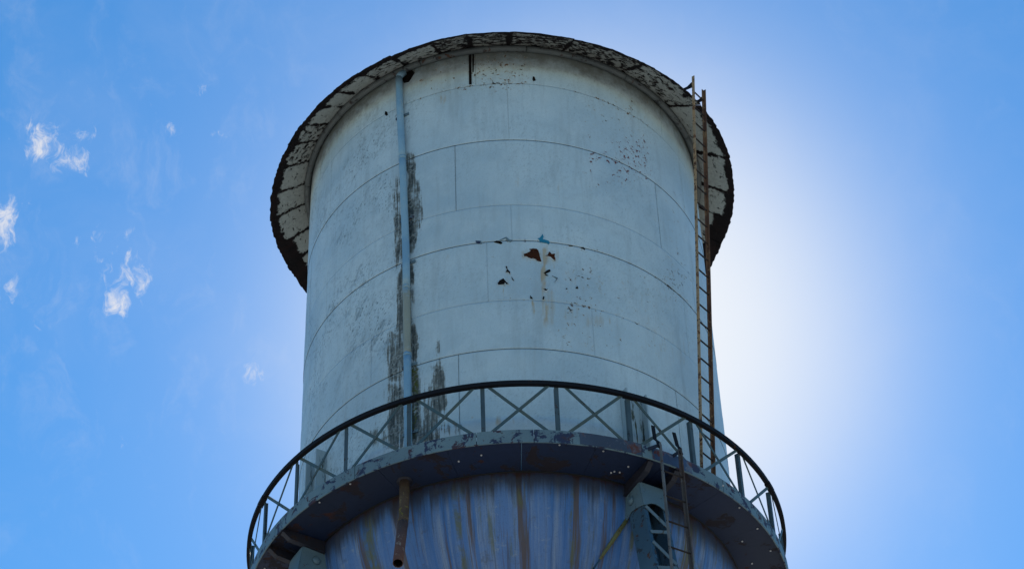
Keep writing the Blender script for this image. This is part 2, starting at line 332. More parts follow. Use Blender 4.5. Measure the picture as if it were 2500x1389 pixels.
class MB:
    def __init__(s): s.v = []; s.f = []
    def add(s, v, f):
        k = len(s.v); s.v += [tuple(x) for x in v]; s.f += [tuple(i+k for i in q) for q in f]; return s
    def bar(s, a, b, wx, wy, side):
        """rectangular bar from a to b; side = direction of its wx face"""
        a, b = Vector(a), Vector(b); d = (b-a).normalized(); x = Vector(side); x = (x-d*x.dot(d)).normalized(); y = d.cross(x)
        q = [x*(i*wx/2)+y*(j*wy/2) for i, j in ((-1, -1), (1, -1), (1, 1), (-1, 1))]
        return s.add([a+k for k in q]+[b+k for k in q], BOXF)
    def angle(s, a, b, w, th, s1, s2):
        """L section: legs of width w along s1 and s2 from the heel line a-b"""
        a, b, s1, s2 = Vector(a), Vector(b), Vector(s1).normalized(), Vector(s2).normalized()
        pr = [Vector(), s1*w, s1*w+s2*th, s1*th+s2*th, s1*th+s2*w, s2*w]
        return s.add([a+k for k in pr]+[b+k for k in pr], [(i, (i+1) % 6, (i+1) % 6+6, i+6) for i in range(6)]+[(5, 4, 3, 2, 1, 0)[::1], tuple(range(6, 12))])
    def tube(s, pts, rad, n=10, caps=(True, True), wall=None):
        pts = [Vector(p) for p in pts]; k0 = len(s.v); u = None
        rads = rad if isinstance(rad, (list, tuple)) else [rad]*len(pts)
        for i, p in enumerate(pts):
            d = (pts[min(i+1, len(pts)-1)]-pts[max(i-1, 0)]).normalized()
            if u is None: u = d.orthogonal().normalized()
            u = (u-d*u.dot(d)).normalized(); x = d.cross(u)
            s.v += [tuple(p+(u*math.cos(2*math.pi*j/n)+x*math.sin(2*math.pi*j/n))*rads[i]) for j in range(n)]
        for i in range(len(pts)-1):
            for j in range(n):
                a = k0+i*n+j; b = k0+i*n+(j+1) % n; s.f.append((a, b, b+n, a+n))
        if caps[0]: s.f.append(tuple(k0+j for j in range(n))[::-1])
        if caps[1]: s.f.append(tuple(k0+(len(pts)-1)*n+j for j in range(n)))
        return s
    def ring(s, az0, az1, n, prof, caps=True):
        """sweep a closed profile of (r, z) about the tower axis"""
        k0 = len(s.v); m_ = len(prof)
        for i in range(n+1):
            a = az0+(az1-az0)*i/n; s.v += [pt(a, r, z) for r, z in prof]
        for i in range(n):
            for j in range(m_):
                a = k0+i*m_+j; b = k0+i*m_+(j+1) % m_; s.f.append((a, b, b+m_, a+m_))
        if caps: s.f.append(tuple(k0+j for j in range(m_))[::-1]); s.f.append(tuple(k0+n*m_+j for j in range(m_)))
        return s
    def obj(s, name, mt, parent=None, smooth=False): return obj(name, s.v, s.f, mt, parent, smooth)
def rect(r0, r1, z0, z1): return [(r0, z0), (r1, z0), (r1, z1), (r0, z1)]

# heights (tank radii above the eye), from the camera solve
Z_RIM, Z_EAVE, Z_HAND, Z_FT, Z_FB, Z_J = 8.840, 8.967, 6.588, 6.338, 6.271, 6.290
R_RIM, R_GAL = 1.2, 1.212
SEAMS = [Z_J, 6.974, 7.263, 7.632, 7.863, 8.300, 8.701, Z_EAVE]

# ------------------------------------------------------------------ ground
g = MB(); n = 96; g.add([(0, 0, 0)], [])
for r in (60, 400, 6000):
    g.v += [(r*math.cos(2*math.pi*i/n), r*math.sin(2*math.pi*i/n), 0) for i in range(n)]
g.f += [(0, 1+i, 1+(i+1) % n) for i in range(n)]
for k in range(2): g.f += [(1+k*n+i, 1+(k+1)*n+i, 1+(k+1)*n+(i+1) % n, 1+k*n+(i+1) % n) for i in range(n)]
go = g.obj('ground', M['ground']); go['kind'] = 'structure'

# ------------------------------------------------------------------ the tower
tower = empty('water_tower', 'old pale blue-grey steel water tower with a flaking overhanging roof and railed gallery', 'water tower')

# --- wear masks and the painted eave shade, laid out on the shell where the photograph shows the stains
def hash2(ix, iy, sd):
    h = (ix.astype(np.int64)*374761393+iy.astype(np.int64)*668265263+sd*982451653) & 0xffffffff
    h = ((h ^ (h >> 13))*1274126177) & 0xffffffff
    return ((h ^ (h >> 16)) & 0xffff)/65535.0
def vn(x, y, sd=0):
    ix, iy = np.floor(x), np.floor(y); fx, fy = x-ix, y-iy; fx = fx*fx*(3-2*fx); fy = fy*fy*(3-2*fy)
    a, b = hash2(ix, iy, sd), hash2(ix+1, iy, sd); c, e = hash2(ix, iy+1, sd), hash2(ix+1, iy+1, sd)
    return (a+(b-a)*fx)*(1-fy)+(c+(e-c)*fx)*fy
def fbm(x, y, sd=0):
    return sum(vn(x*2**k, y*2**k, sd+k)*0.5**k for k in range(4))/1.875
def project(X):
    P = (X-np.array([0, -DIST*S, EYE])); dd_ = P@CF
    return W/2+F_PX*(P@CR)/dd_, H/2-F_PX*(P@CU)/dd_
def sbox(x, y, x0, x1, y0, y1, sx=5, sy=12):
    f = lambda v, a, b, s: np.clip((v-a)/s+.5, 0, 1)*np.clip((b-v)/s+.5, 0, 1)
    return f(x, x0, x1, sx)*f(y, y0, y1, sy)
PIPE_PX = [(150, 973), (190, 974), (260, 976), (400, 983), (600, 991), (750, 993), (920, 995), (1130, 997)]
def wear(X, front):
    px, py = project(X)
    n1 = fbm(px/26, py/60, 1); n2 = fbm(px/7, py/40, 5); n3 = fbm(px/60, py/60, 9)
    x = px+(n2-.5)*22; y = py+(n1-.5)*50
    xp = np.interp(py, [a for a, b in PIPE_PX], [b for a, b in PIPE_PX])
    z0 = np.zeros_like(px); mold = z0.copy(); moss = z0.copy(); rust = z0.copy(); chip = z0.copy(); red = z0.copy(); grime_shade = z0.copy()
    dx = x-xp
    for b in [(6, 34, 370, 392, .9), (6, 32, 388, 470, .75), (8, 46, 440, 560, .62), (6, 26, 470, 620, .95), (6, 24, 550, 640, .75), (6, 22, 655, 700, .8), (6, 16, 690, 790, .85), (6, 30, 780, 890, .8),
              (-30, -4, 430, 540, .55), (-42, -30, 432, 520, .45), (-26, -4, 520, 645, .78), (-28, -4, 655, 830, .72), (-52, -4, 812, 930, .68), (-54, -4, 925, 1100, .62), (8, 34, 900, 1100, .7)]:
        mold = np.maximum(mold, sbox(dx, y, *b[:4], 12, 30)*(b[4]+.04))
    for b in [(1056, 1078, 842, 868, .6), (1054, 1092, 880, 1010, .66), (1035, 1075, 985, 1095, .62), (1005, 1062, 985, 1100, .55), (1005, 1020, 1000, 1100, .95), (905, 925, 1040, 1100, .5),
              (930, 945, 1035, 1100, .55), (955, 975, 1040, 1100, .6), (1550, 1556, 985, 1085, .55), (1563, 1574, 985, 1085, .75), (1020, 1052, 920, 1000, .42), (1075, 1130, 1020, 1060, .40),
              (985, 1012, 165, 200, .7), (825, 840, 985, 1010, .3)]:
        mold = np.maximum(mold, sbox(x, y, *b[:4], 13, 34)*(b[4]+.04))
    mold += sbox(px, py, 880, 1110, 960, 1100, 40, 60)*.16*n2
    moss = np.maximum(moss, sbox(dx, y, 8, 32, 895, 985, 8, 30)*.58)
    moss = np.maximum(moss, sbox(x, y, 1003, 1018, 985, 1090, 6, 20)*.55)
    moss = np.maximum(moss, sbox(x, y, 1564, 1572, 985, 1080, 6, 30)*.5)
    for (cx, y0, y1, wd, a) in [(1302, 606, 640, 56, .40), (1345, 605, 650, 40, .38), (1228, 675, 698, 34, .3), (1395, 748, 790, 40, .34), (1455, 765, 800, 50, .36), (1590, 700, 880, 60, .22), (1650, 800, 900, 50, .22), (1340, 700, 800, 30, .4), (1330, 600, 690, 14, .85), (1333, 680, 790, 7, .7), (1301, 728, 775, 5, .95), (1229, 698, 735, 4, .8), (1354, 632, 670, 3, .6), (1366, 645, 668, 2, .6), (1264, 425, 460, 9, .35), (1366, 440, 500, 5, .4),
                                (1395, 770, 800, 5, .6), (1455, 770, 800, 7, .6), (1492, 770, 800, 7, .5), (1215, 1015, 1045, 16, .6), (1255, 1018, 1035, 10, .4), (1225, 590, 612, 6, .6), (1092, 612, 640, 4, .5), (1080, 225, 262, 5, .5), (1615, 830, 870, 9, .4), (1600, 790, 830, 8, .35)]:
        rust = np.maximum(rust, sbox(x, py, cx-wd/2, cx+wd/2, y0, y1, 5, 24)*a)
    chip += sbox(px, py, 985, 1300, 130, 235, 60, 50)*.45+sbox(px, py, 1150, 1290, 110, 205, 30, 40)*.25
    chip += sbox(px, py, 1420, 1600, 215, 480, 50, 70)*.42+sbox(px, py, 1500, 1590, 335, 435, 25, 25)*.30+sbox(px, py, 1440, 1485, 370, 400, 12, 12)*.4
    red += sbox(px, py, 1425, 1600, 320, 450, 20, 20)
    chip += sbox(px, py, 1370, 1680, 640, 880, 50, 60)*.36+sbox(px, py, 1180, 1460, 560, 780, 40, 40)*.20+sbox(px, py, 1620, 1700, 450, 720, 30, 60)*.34
    for zs, amt, hw in ((SEAMS[6], .50, .010), (SEAMS[3], .50, .008), (SEAMS[5], .2, .006), (SEAMS[2], .3, .008)):
        zz = (X[:, 2]-EYE)/S; chip += np.exp(-((zz-zs)/hw)**2)*amt*np.clip(sbox(px, py, 1000, 1700, 0, 1389, 80)+.3, 0, 1)
    mott = sbox(px, py, -100, 985, 0, 1400, 120)*(.38+1.0*n3)+.18*n3
    grime_shade = sbox(px, py, 600, 1900, 0, 1389)*np.exp(-np.clip((Z_EAVE-(X[:, 2]-EYE)/S)/.16, 0, 9)**2)*(.55+.6*n3)  # noisy olive dirt band that also paints in the eave's shade
    grime_shade += sbox(px, py, 740, 990, 780, 1100, 60, 80)*.22*n1
    if not front:
        for q in (mold, moss, rust, red): q *= 0
        chip = n3*.3; mott = n3*.6
    A = np.stack([mold, moss, rust, np.ones_like(mold)], 1); B = np.stack([np.clip(chip, 0, 1), red, np.clip(mott, 0, 1), np.clip(grime_shade, 0, 1)], 1)
    return A, B

wall = MB().ring(0, 2*math.pi, 128, [(.975, Z_J-.01), (.9935, Z_J-.01), (.9935, Z_EAVE), (.975, Z_EAVE)], caps=False).obj('tank_wall', M['inner'], tower, True)
# vertical joints per course, seen at these azimuths; the rest of each course is divided evenly
JOINTS = [-12.8, -38, -12.8+8, -58.1, -12.7, -57.8, -6.5]
for ci in range(7):
    z0, z1 = SEAMS[ci], SEAMS[ci+1]; strong = ci in (0, 1, 3, 5, 6)
    npl = 6; base = JOINTS[ci]
    gap = .0013; vgap = (.0008 if ci in (0, 4) else .00012)
    for k in range(npl):
        a0 = R(base+60*k)+vgap; a1 = R(base+60*(k+1))-vgap
        mid = ((base+60*k+30+180) % 360)-180
        front = abs(mid) < 135
        ns = 138 if front else 14; nz = max(6, int((z1-z0)*S/(.028 if front else .3)))
        rr = 1.0+(.0009 if ci % 2 else -.0003)
        zb = z0+(gap if ci in (1, 3, 5, 6) else gap*.35); zt = z1-.0002
        A = a0+(a1-a0)*np.arange(ns+1)/ns; ZZ = zb+(zt-zb)*np.arange(nz+1)/nz
        AA, Z2 = np.meshgrid(A, ZZ, indexing='ij')
        dent = (fbm(AA*14+40, Z2*9, 3)-.5)*.0022+(fbm(AA*40, Z2*22, 8)-.5)*.0009*(AA < R(-20))
        rim_k = np.minimum(1, np.minimum(np.minimum(AA-a0, a1-AA)/.02, np.minimum(Z2-zb, zt-Z2)/.02))
        RR = rr+dent*np.clip(rim_k, 0, 1)
        X = np.stack([RR*np.sin(AA)*S, -RR*np.cos(AA)*S, Z2*S+EYE], -1).reshape(-1, 3)
        nv = len(X); st_ = nz+1
        fc = [(i*st_+j, (i+1)*st_+j, (i+1)*st_+j+1, i*st_+j+1) for i in range(ns) for j in range(nz)]
        # plate edges return to the wall behind
        loop = [i*st_ for i in range(ns+1)]+[ns*st_+j for j in range(1, nz+1)]+[i*st_+nz for i in range(ns-1, -1, -1)]+[j for j in range(nz-1, 0, -1)]
        inner = X[loop].copy(); sc_ = .9984/np.hypot(inner[:, 0], inner[:, 1])*S; inner[:, 0] *= sc_; inner[:, 1] *= sc_
        L = len(loop); fc += [(loop[i], nv+i, nv+(i+1) % L, loop[(i+1) % L]) for i in range(L)]
        XX = np.concatenate([X, inner])
        me = bpy.data.meshes.new('shell_plate'); me.from_pydata(XX.tolist(), [], fc); me.update()
        fl = np.zeros(len(fc), bool); fl[:ns*nz] = True; me.polygons.foreach_set('use_smooth', fl)
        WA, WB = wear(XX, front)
        for nm, dat in (('wear_a', WA), ('wear_shade_b', WB)):
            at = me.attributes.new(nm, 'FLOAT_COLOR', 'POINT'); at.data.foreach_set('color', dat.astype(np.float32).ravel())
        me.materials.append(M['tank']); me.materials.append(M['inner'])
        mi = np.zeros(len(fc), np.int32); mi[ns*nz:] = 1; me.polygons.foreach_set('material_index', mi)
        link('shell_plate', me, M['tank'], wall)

# --- rust holes, bare bars and peeled flakes on the wall
def decal(name, poly, mt, rad=1.0032, parent=wall):
    v = [pt(*(lambda q: (q[0], rad, q[1]))(on_cyl(x, y, rad))) for x, y in poly]
    c = np.mean(v, 0); n_ = len(v)
    back = [tuple(np.array(q)*[.9965, .9965, 1]) for q in v]
    return obj(name, v+back, [tuple(range(n_))[::-1]]+[(i, (i+1) % n_, n_+(i+1) % n_, n_+i) for i in range(n_)], mt, parent)
def zq(pts, ox=1160, oy=540, k=300/1894): return [(ox+x*k, oy+y*k) for x, y in pts]
HOLES = [([(750, 505), (800, 490), (840, 470), (860, 445), (838, 432), (895, 420), (945, 425), (975, 450), (990, 500), (1000, 540), (1025, 625), (985, 620), (950, 605), (945, 590), (890, 570), (870, 578), (830, 565), (800, 545), (755, 540)], 'hole'),
         ([(1085, 535), (1120, 515), (1140, 470), (1160, 480), (1180, 505), (1235, 500), (1225, 540), (1240, 575), (1225, 600), (1195, 580), (1165, 550), (1120, 535)], 'hole'),
         ([(345, 955), (380, 910), (435, 880), (465, 915), (480, 935), (520, 965), (490, 965), (460, 945), (450, 970), (400, 975), (355, 975)], 'hole_black'),
         ([(1060, 795), (1110, 755), (1150, 740), (1165, 765), (1120, 790), (1080, 805)], 'hole_black'), ([(1075, 808), (1130, 835), (1090, 832)], 'hole_black'),
         ([(1050, 1050), (1085, 1035), (1100, 1050), (1125, 1045), (1105, 1065), (1085, 1068), (1065, 1057)], 'hole_black'), ([(850, 1140), (890, 1190), (850, 1185)], 'hole_black'),
         ([(1575, 995), (1590, 1035), (1550, 1030)], 'hole_black'), ([(1040, 1200), (1050, 1155), (1070, 1160), (1060, 1200)], 'hole_black'),
         ([(470, 695), (490, 690), (500, 740), (540, 780), (540, 820), (520, 790), (470, 780), (490, 745)], 'hole_black'), ([(1400, 1040), (1412, 1025), (1425, 1040)], 'hole_black'),
         ([(290, 318), (330, 300), (380, 305), (420, 330), (400, 348), (350, 335)], 'hole_black'), ([(370, 292), (480, 240), (530, 285), (575, 290), (545, 318), (500, 302), (470, 262), (400, 290)], 'fascia'),
         ([(1630, 405), (1665, 398), (1700, 425), (1690, 438), (1660, 415)], 'hole_black'), ([(560, 850), (600, 915), (570, 890)], 'hole_black'), ([(1190, 840), (1275, 872), (1225, 940), (1262, 880)], 'fascia'),
         ([(5, 300), (95, 305), (100, 345), (20, 340)], 'fascia'), ([(770, 262), (775, 318), (766, 318)], 'fascia'), ([(1440, 365), (1500, 372), (1505, 384), (1450, 378)], 'hole_black')]
M['lip'] = painted('lifted_paint', (0.56, 0.62, 0.63), (0.30, 0.30, 0.26), .5, 14.0, rust=(0.28, 0.20, 0.12))
for poly, mk in HOLES:
    if mk.startswith('hole') and len(poly) > 6:
        q_ = np.array(zq(poly)); c_ = q_.mean(0); dv_ = q_-c_; ln = np.hypot(dv_[:, 0], dv_[:, 1])[:, None]
        decal('lifted_paint', [tuple(x) for x in q_+dv_/ln*(np.random.rand(len(q_), 1)*2.2+.5)+np.array([0.2, .9])], M['lip'], 1.0024)
for poly, mk in HOLES: decal('rust_hole' if mk.startswith('hole') else 'paint_flake', zq(poly), M[mk])
decal('paint_flake', zq([(965, 265), (1000, 255), (1040, 195), (1055, 240), (1045, 275), (1130, 300), (1150, 325), (1135, 355), (1110, 335), (1000, 318), (985, 280)]), M['turq'])
decal('bare_strip', [(1144, 122), (1150.5, 122), (1150.5, 160), (1151.5, 206), (1145, 206), (1144.5, 160)], M['hole_black'])
decal('bare_strip', [(1153, 121), (1157.5, 121), (1157, 150), (1156, 176), (1153.5, 176)], M['hole_black'])
decal('rust_hole', zq([(1400, 430), (1470, 440), (1500, 490), (1550, 530), (1520, 580), (1490, 625), (1440, 635), (1425, 590), (1440, 565)], 640, 50, .24), M['hole_black'])
for (x, y) in [(1303, 193), (942, 278)]: decal('rust_hole', [(x-2, y-6), (x+2, y-5), (x+5, y+3), (x, y+5), (x-3, y+1)], M['hole_black'])

# --- roof: cone of separate lapped sheets, overhanging the wall
slope = (Z_EAVE-Z_RIM)/(R_RIM-1.0); Z_APEX = Z_RIM+slope*R_RIM*.98
roof = MB(); nr = 72
roof.v = [pt(2*math.pi*i/nr, 1.17, Z_RIM+slope*.03+.02) for i in range(nr)]+[pt(0, 0, Z_APEX+.03)]
roof.f = [(i, (i+1) % nr, nr) for i in range(nr)]
roofo = roof.obj('roof', M['roof'], tower, True)
fin_ = MB().tube([pt(0, 0, Z_APEX), pt(0, 0, Z_APEX+.06), pt(0, 0, Z_APEX+.1)], [.25, .18, .03], 12).obj('roof_vent', M['roof'], roofo)
seam_az = [-118, -107, -99.5, -90, -82, -73, -64.6, -57.5, -50, -43.7, -35.5, -26, -15.8, -6.9, 3, 18.2, 36.6, 55.5, 75, 88, 97.5, 106, 118]
az = 118
while az < 234: az += 11.6; seam_az.append(az)
seam_az[-1] = 242
for k in range(len(seam_az)-1):
    a0, a1 = R(seam_az[k]), R(seam_az[k+1]); mid = (seam_az[k]+seam_az[k+1])/2
    ns, nt = max(10, int((a1-a0)/.011)), 12
    lift = random.uniform(-.004, .004); top_f = -20 < mid < 50
    v, vd = [], []; tilt = random.uniform(-.006, .006)
    marg_out = {True: .05, False: .14}[top_f]; 
    if mid < -75: marg_out = .15
    if mid < -97 or mid > 100: marg_out = .30
    flake = (.80 if mid < 36 else .55) if top_f else (.50 if (-75 < mid < -55 or -35 < mid < 0) else .15)
    prev = random.uniform(-.006, .008)
    for i in range(ns+1):
        a = a0+(a1-a0)*i/ns
        rag = (vn(np.array([a*60]), np.array([k*1.0]), 4)[0]-.5)*.005+(vn(np.array([a*210]), np.array([k*1.0]), 6)[0]-.5)*.005
        ro = R_RIM+float(np.interp(math.degrees(a), [-112, -100, -90, -80, -66, -50, -36, -25, -8, 0, 15, 40, 52, 60, 75, 90, 105, 118], [.006, .010, .015, .004, -.016, -.015, -.015, -.002, .014, .008, -.004, .004, .014, .012, .002, -.004, -.010, 0]))+prev*.35+rag+tilt*.5*(i/ns-.5)
        for j in range(nt+1):
            t_ = j/nt; r = .985+(ro-.985)*t_
            z = Z_RIM+slope*(R_RIM-r)+lift*t_+.0016*((i/ns) if i else 0)
            z += (vn(np.array([a*25]), np.array([t_*3+k]), 2)[0]-.5)*.004*t_
            v.append(pt(a, r, z))
            du = min(i/ns, 1-i/ns)*(a1-a0)*r*S; dv = (1-t_)*(ro-.985)*S-marg_out+.09; dw = t_*(ro-.985)*S-.02
            vd.append((i/ns, t_, flake, min(du+.05, dv, dw)))
    nv = len(v); st_ = nt+1
    v += [(x, y, z+.022) for x, y, z in v]
    f = [(i*st_+j, i*st_+j+1, (i+1)*st_+j+1, (i+1)*st_+j) for i in range(ns) for j in range(nt)]
    f += [tuple(x+nv for x in q[::-1]) for q in f]
    loop = [i*st_ for i in range(ns+1)]+[ns*st_+j for j in range(1, nt+1)]+[i*st_+nt for i in range(ns-1, -1, -1)]+[j for j in range(nt-1, 0, -1)]
    f += [(loop[i], loop[(i+1) % len(loop)], nv+loop[(i+1) % len(loop)], nv+loop[i]) for i in range(len(loop))]
    o = obj('roof_panel', v, f, M['soffit'], roofo)
    at = o.data.attributes.new('panel', 'FLOAT_COLOR', 'POINT')
    at.data.foreach_set('color', np.array(vd+[(0, 0, 1, -1)]*nv, np.float32).ravel())
# stiffening ring under the eave, in bent lengths
er = .0165
for k in range(12):
    a0, a1 = R(-172+30*k)+.002, R(-142+30*k)-.002
    b = MB(); b.ring(a0, a1, 16, [(1.002+er+er*math.cos(q*math.pi/5), Z_EAVE-.030+er*math.sin(q*math.pi/5)) for q in range(10)]); b.obj('eave_ring', M['eave'], roofo, True)

# --- tank bottom: dished bowl
bw = MB(); nb, nm_ = 144, 40; depth = .82; prof = []
for i in range(nm_+1):
    th = math.pi/2*i/nm_; prof.append((math.cos(th)*1.0, Z_J-.004-depth*math.sin(th)))
for i in range(nm_): bw.v += [pt(2*math.pi*j/nb, *prof[i]) for j in range(nb)]
bw.v.append(pt(0, 0, prof[-1][1]))
for i in range(nm_-1): bw.f += [(i*nb+j, (i+1)*nb+j, (i+1)*nb+(j+1) % nb, i*nb+(j+1) % nb) for j in range(nb)]
bw.f += [((nm_-1)*nb+j, nm_*nb, (nm_-1)*nb+(j+1) % nb) for j in range(nb)]
bowl = bw.obj('tank_bottom', M['bowl'], tower, True)
rz = prof[-1][1]*S+EYE
riser = MB().tube([(0, 0, .0), (0, 0, rz+.15)], .32, 24).obj('riser_pipe', M['column'], tower, True)

# --- gallery round the tank: floor plates, fascia lengths, brackets
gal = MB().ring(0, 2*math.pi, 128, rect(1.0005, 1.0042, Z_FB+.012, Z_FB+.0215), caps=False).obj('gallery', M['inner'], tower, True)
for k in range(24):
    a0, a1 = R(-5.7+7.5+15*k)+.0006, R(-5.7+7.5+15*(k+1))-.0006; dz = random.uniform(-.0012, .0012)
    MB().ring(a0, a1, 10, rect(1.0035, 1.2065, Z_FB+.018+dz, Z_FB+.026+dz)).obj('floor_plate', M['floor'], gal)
FJ = [-178, -149, -121, -95, -77, -57.9, -33, -7.0, 4.2, 26.1, 46.5, 66, 90, 118, 150, 182]
for k in range(len(FJ)-1):
    a0, a1 = R(FJ[k])+.0014, R(FJ[k+1])-.0014; dark = False
    c = MB(); c.ring(a0, a1, max(8, int((a1-a0)/.05)), [(1.207, Z_FB), (1.212, Z_FB), (1.212, Z_FT), (1.185, Z_FT), (1.185, Z_FT-.004), (1.207, Z_FT-.004)])
    c.obj('fascia_plate', M['fascia_dark' if dark else 'fascia'], gal)
# bare, rusted stretch of the fascia beside the ladder
MB().ring(R(13.2), R(26.0), 10, rect(1.2122, 1.2135, Z_FB+.004, Z_FT-.001)).obj('rusted_fascia_strip', M['fascia_dark'], gal)
MB().ring(R(28.4), R(37.8), 8, rect(1.2122, 1.2135, Z_FB+.004, Z_FT-.001)).obj('rusted_fascia_strip', M['fascia_navy'], gal)
# pale discs under the floor, standing in for sky seen through holes
bm = MB().tube([(0, 0, 0), (0, 0, -.012)], .015, 8); sky_dot = mesh('sky_dot', bm.v, bm.f); sky_dot.materials.append(M['sky_dot'])
for (x, y) in [(1765, 1184), (1805, 1238), (1849, 1289), (1812, 1320), (1881, 1343), (1836, 1374), (1473, 1100), (1366, 1085), (855, 1180), (780, 1225), (646, 1386), (1120, 1125), (1175, 1110), (1534, 1138), (1492, 1153), (1500, 1150), (1513, 1152)]:
    q = ray(x, y); t_ = (Z_FB+.0165)/q[2]; P = q*t_+np.array([0, -DIST, 0])
    o = link('sky_dot', sky_dot, None, gal); o.location = (P[0]*S, P[1]*S, P[2]*S+EYE)

# --- columns with their heads, laced faces, brackets and tie rods
COLS = [31.3, -58.7, 121.3, 211.3]
C_R, C_HALF, C_D, C_TOP, BAT = 1.092, .057, .104, 6.235, .143
def frame(azd):
    a = R(azd); nrm = Vector((math.sin(a), -math.cos(a), 0)); tan = Vector((math.cos(a), math.sin(a), 0)); return nrm, tan
def cpt(azd, t_, n_, z):
    """point by tangential offset t, radial position n, height z (all tank radii)"""
    nrm, tan = frame(azd); p = nrm*(n_*S)+tan*(t_*S); return Vector((p.x, p.y, z*S+EYE))
Z_G = -EYE/S                        # ground level in tank radii
def axis_n(z): return C_R+(C_TOP-z)*BAT
rivet_me = None
def rivet(parent, loc, nrm, mt, rad=.03, h=.02):
    b = MB().tube([Vector(), Vector((0, 0, h*.6)), Vector((0, 0, h))], [rad, rad*.85, rad*.4], 8)
    o = obj('rivet', b.v, b.f, mt, parent, True); o.location = loc; o.rotation_euler = Vector(nrm).to_track_quat('Z', 'Y').to_euler(); return o
for ci, ca in enumerate(COLS):
    nrm, tan = frame(ca)
    base = MB().add([cpt(ca, i*.12, axis_n(Z_G)-C_D/2+j*.13, z) for z in (Z_G, Z_G+.09) for i, j in ((-1, -1), (1, -1), (1, 1), (-1, 1))], BOXF).obj('footing', M['concrete'], tower)
    col = MB()                    # end diaphragm at the top ties the two channels together
    zt = C_TOP-.006
    col.add([cpt(ca, i*(C_HALF-.004), axis_n(zt)-C_D*.5+j*C_D*.46, z) for z in (zt-.012, zt) for i, j in ((-1, -1), (1, -1), (1, 1), (-1, 1))], BOXF)
    co = col.obj('support_column', M['column'], tower)
    vis = ci < 2
    for s in (-1, 1):             # channel: web on the side, flanges turned inwards
        b = MB(); th = .0035; fl = .017
        pr = [(0, 0), (0, -C_D), (-fl, -C_D), (-fl, -C_D+th), (-th, -C_D+th), (-th, -th), (-fl, -th), (-fl, 0)]
        for z in (C_TOP-.004, Z_G+.08):
            b.v += [tuple(cpt(ca, s*(C_HALF+t_), axis_n(z)+n_, z)) for t_, n_ in pr]
        b.f = [(i, (i+1) % 8, (i+1) % 8+8, i+8) for i in range(8)]+[tuple(range(8)), tuple(range(8, 16))[::-1]]
        b.obj('channel', M['column'], co)
    # zig-zag lacing on the outer and inner face
    pitch_ = .10; far = MB(); nrow = int((C_TOP-.13-Z_G-.2)/pitch_)
    for face in (0, 1):
        for i in range(nrow):
            s = -1 if i % 2 else 1; za = C_TOP-.135-i*pitch_; zb = za-pitch_*.92
            off = .0035 if face == 0 else -C_D-.0035
            if i % 2: za, zb = za-.012, za-.045
            A_ = cpt(ca, -s*(C_HALF-.008), axis_n(za)+off, za); B_ = cpt(ca, s*(C_HALF-.008), axis_n(zb)+off, zb)
            if vis and face == 0 and i < 7:
                MB().bar(A_, B_, .055, .012, tan.cross(nrm)).obj('lacing_bar', M['lacing'], co)
            else: far.bar(A_, B_, .055, .012, tan.cross(nrm))
    fo = far.obj('lacing', M['lacing'], co); fo['kind'] = 'stuff'
    # saddle plates wrapping the head: arched lower edge
    zc = C_TOP
    def plate(pf, name, outward):
        """flat plate from 2-D outline mapped by pf, given thickness along outward"""
        n_ = len(pf); e = Vector(outward)*.014
        return obj(name, [tuple(p) for p in pf]+[tuple(p+e) for p in pf], [tuple(range(n_)), tuple(range(n_, 2*n_))[::-1]]+[(i, (i+1) % n_, n_+(i+1) % n_, n_+i) for i in range(n_)], M['gusset'], co)
    outl = [(-1.06, 0), (1.06, 0), (1.06, -.145), (.75, -.128), (.4, -.112), (0, -.106), (-.4, -.112), (-.75, -.126), (-1.06, -.134)]
    plate([cpt(ca, u*C_HALF, axis_n(zc+v_)+.0045, zc+v_) for u, v_ in outl], 'saddle_plate', nrm)
    for s in (-1, 1):
        side = [(.004, 0), (-C_D*1.0, 0), (-C_D*1.22, -.055), (-C_D*1.34, -.135), (-C_D*1.15, -.125), (-C_D*.8, -.108), (-C_D*.4, -.118), (.004, -.134)]
        plate([cpt(ca, s*(C_HALF+.0025), axis_n(zc+v_)+u, zc+v_) for u, v_ in side], 'saddle_plate', tan*s)
        if vis: rivet(co, cpt(ca, s*(C_HALF+.0065), axis_n(zc-.06)-C_D*.62, zc-.06), tan*s, M['gusset'], .075, .05)
    # brackets carrying the gallery on both sides of the head
    for s in (-1, 1):
        pts_ = [(1.0, Z_FB+.016), (1.2, Z_FB+.016), (1.2, Z_FB-.004), (1.165, Z_FB-.03), (1.0, Z_FB-.045)]
        b = MB(); e = .004
        for t_ in (s*C_HALF*1.15-e, s*C_HALF*1.15+e): b.v += [tuple(cpt(ca, t_, n_, z)) for n_, z in pts_]
        b.f = [tuple(range(5)), tuple(range(5, 10))[::-1]]+[(i, (i+1) % 5, (i+1) % 5+5, i+5) for i in range(5)]
        for (na, za, nb_, zb) in ((1.165, Z_FB-.03, 1.0, Z_FB-.045), (1.2, Z_FB-.004, 1.165, Z_FB-.03)):
            b.bar(cpt(ca, s*C_HALF*1.15, na, za-.002), cpt(ca, s*C_HALF*1.15, nb_, zb-.002), .09, .014, tan)
        b.obj('bracket_beam', M['bracket'], co)
    # head running up the wall above the gallery floor: web and two flanges
    b = MB(); hz0, hz1 = Z_FB+.03, 6.795
    for t0, t1, n0, n1 in ((-.050, .050, 1.002, 1.010), (-.054, -.047, 1.000, 1.048), (.047, .054, 1.000, 1.048)):
        b.add([cpt(ca, t_, n_, z) for z in (hz0, hz1) for t_, n_ in ((t0, n0), (t1, n0), (t1, n1), (t0, n1))], BOXF)
    b.obj('column_head', M['head'], co)
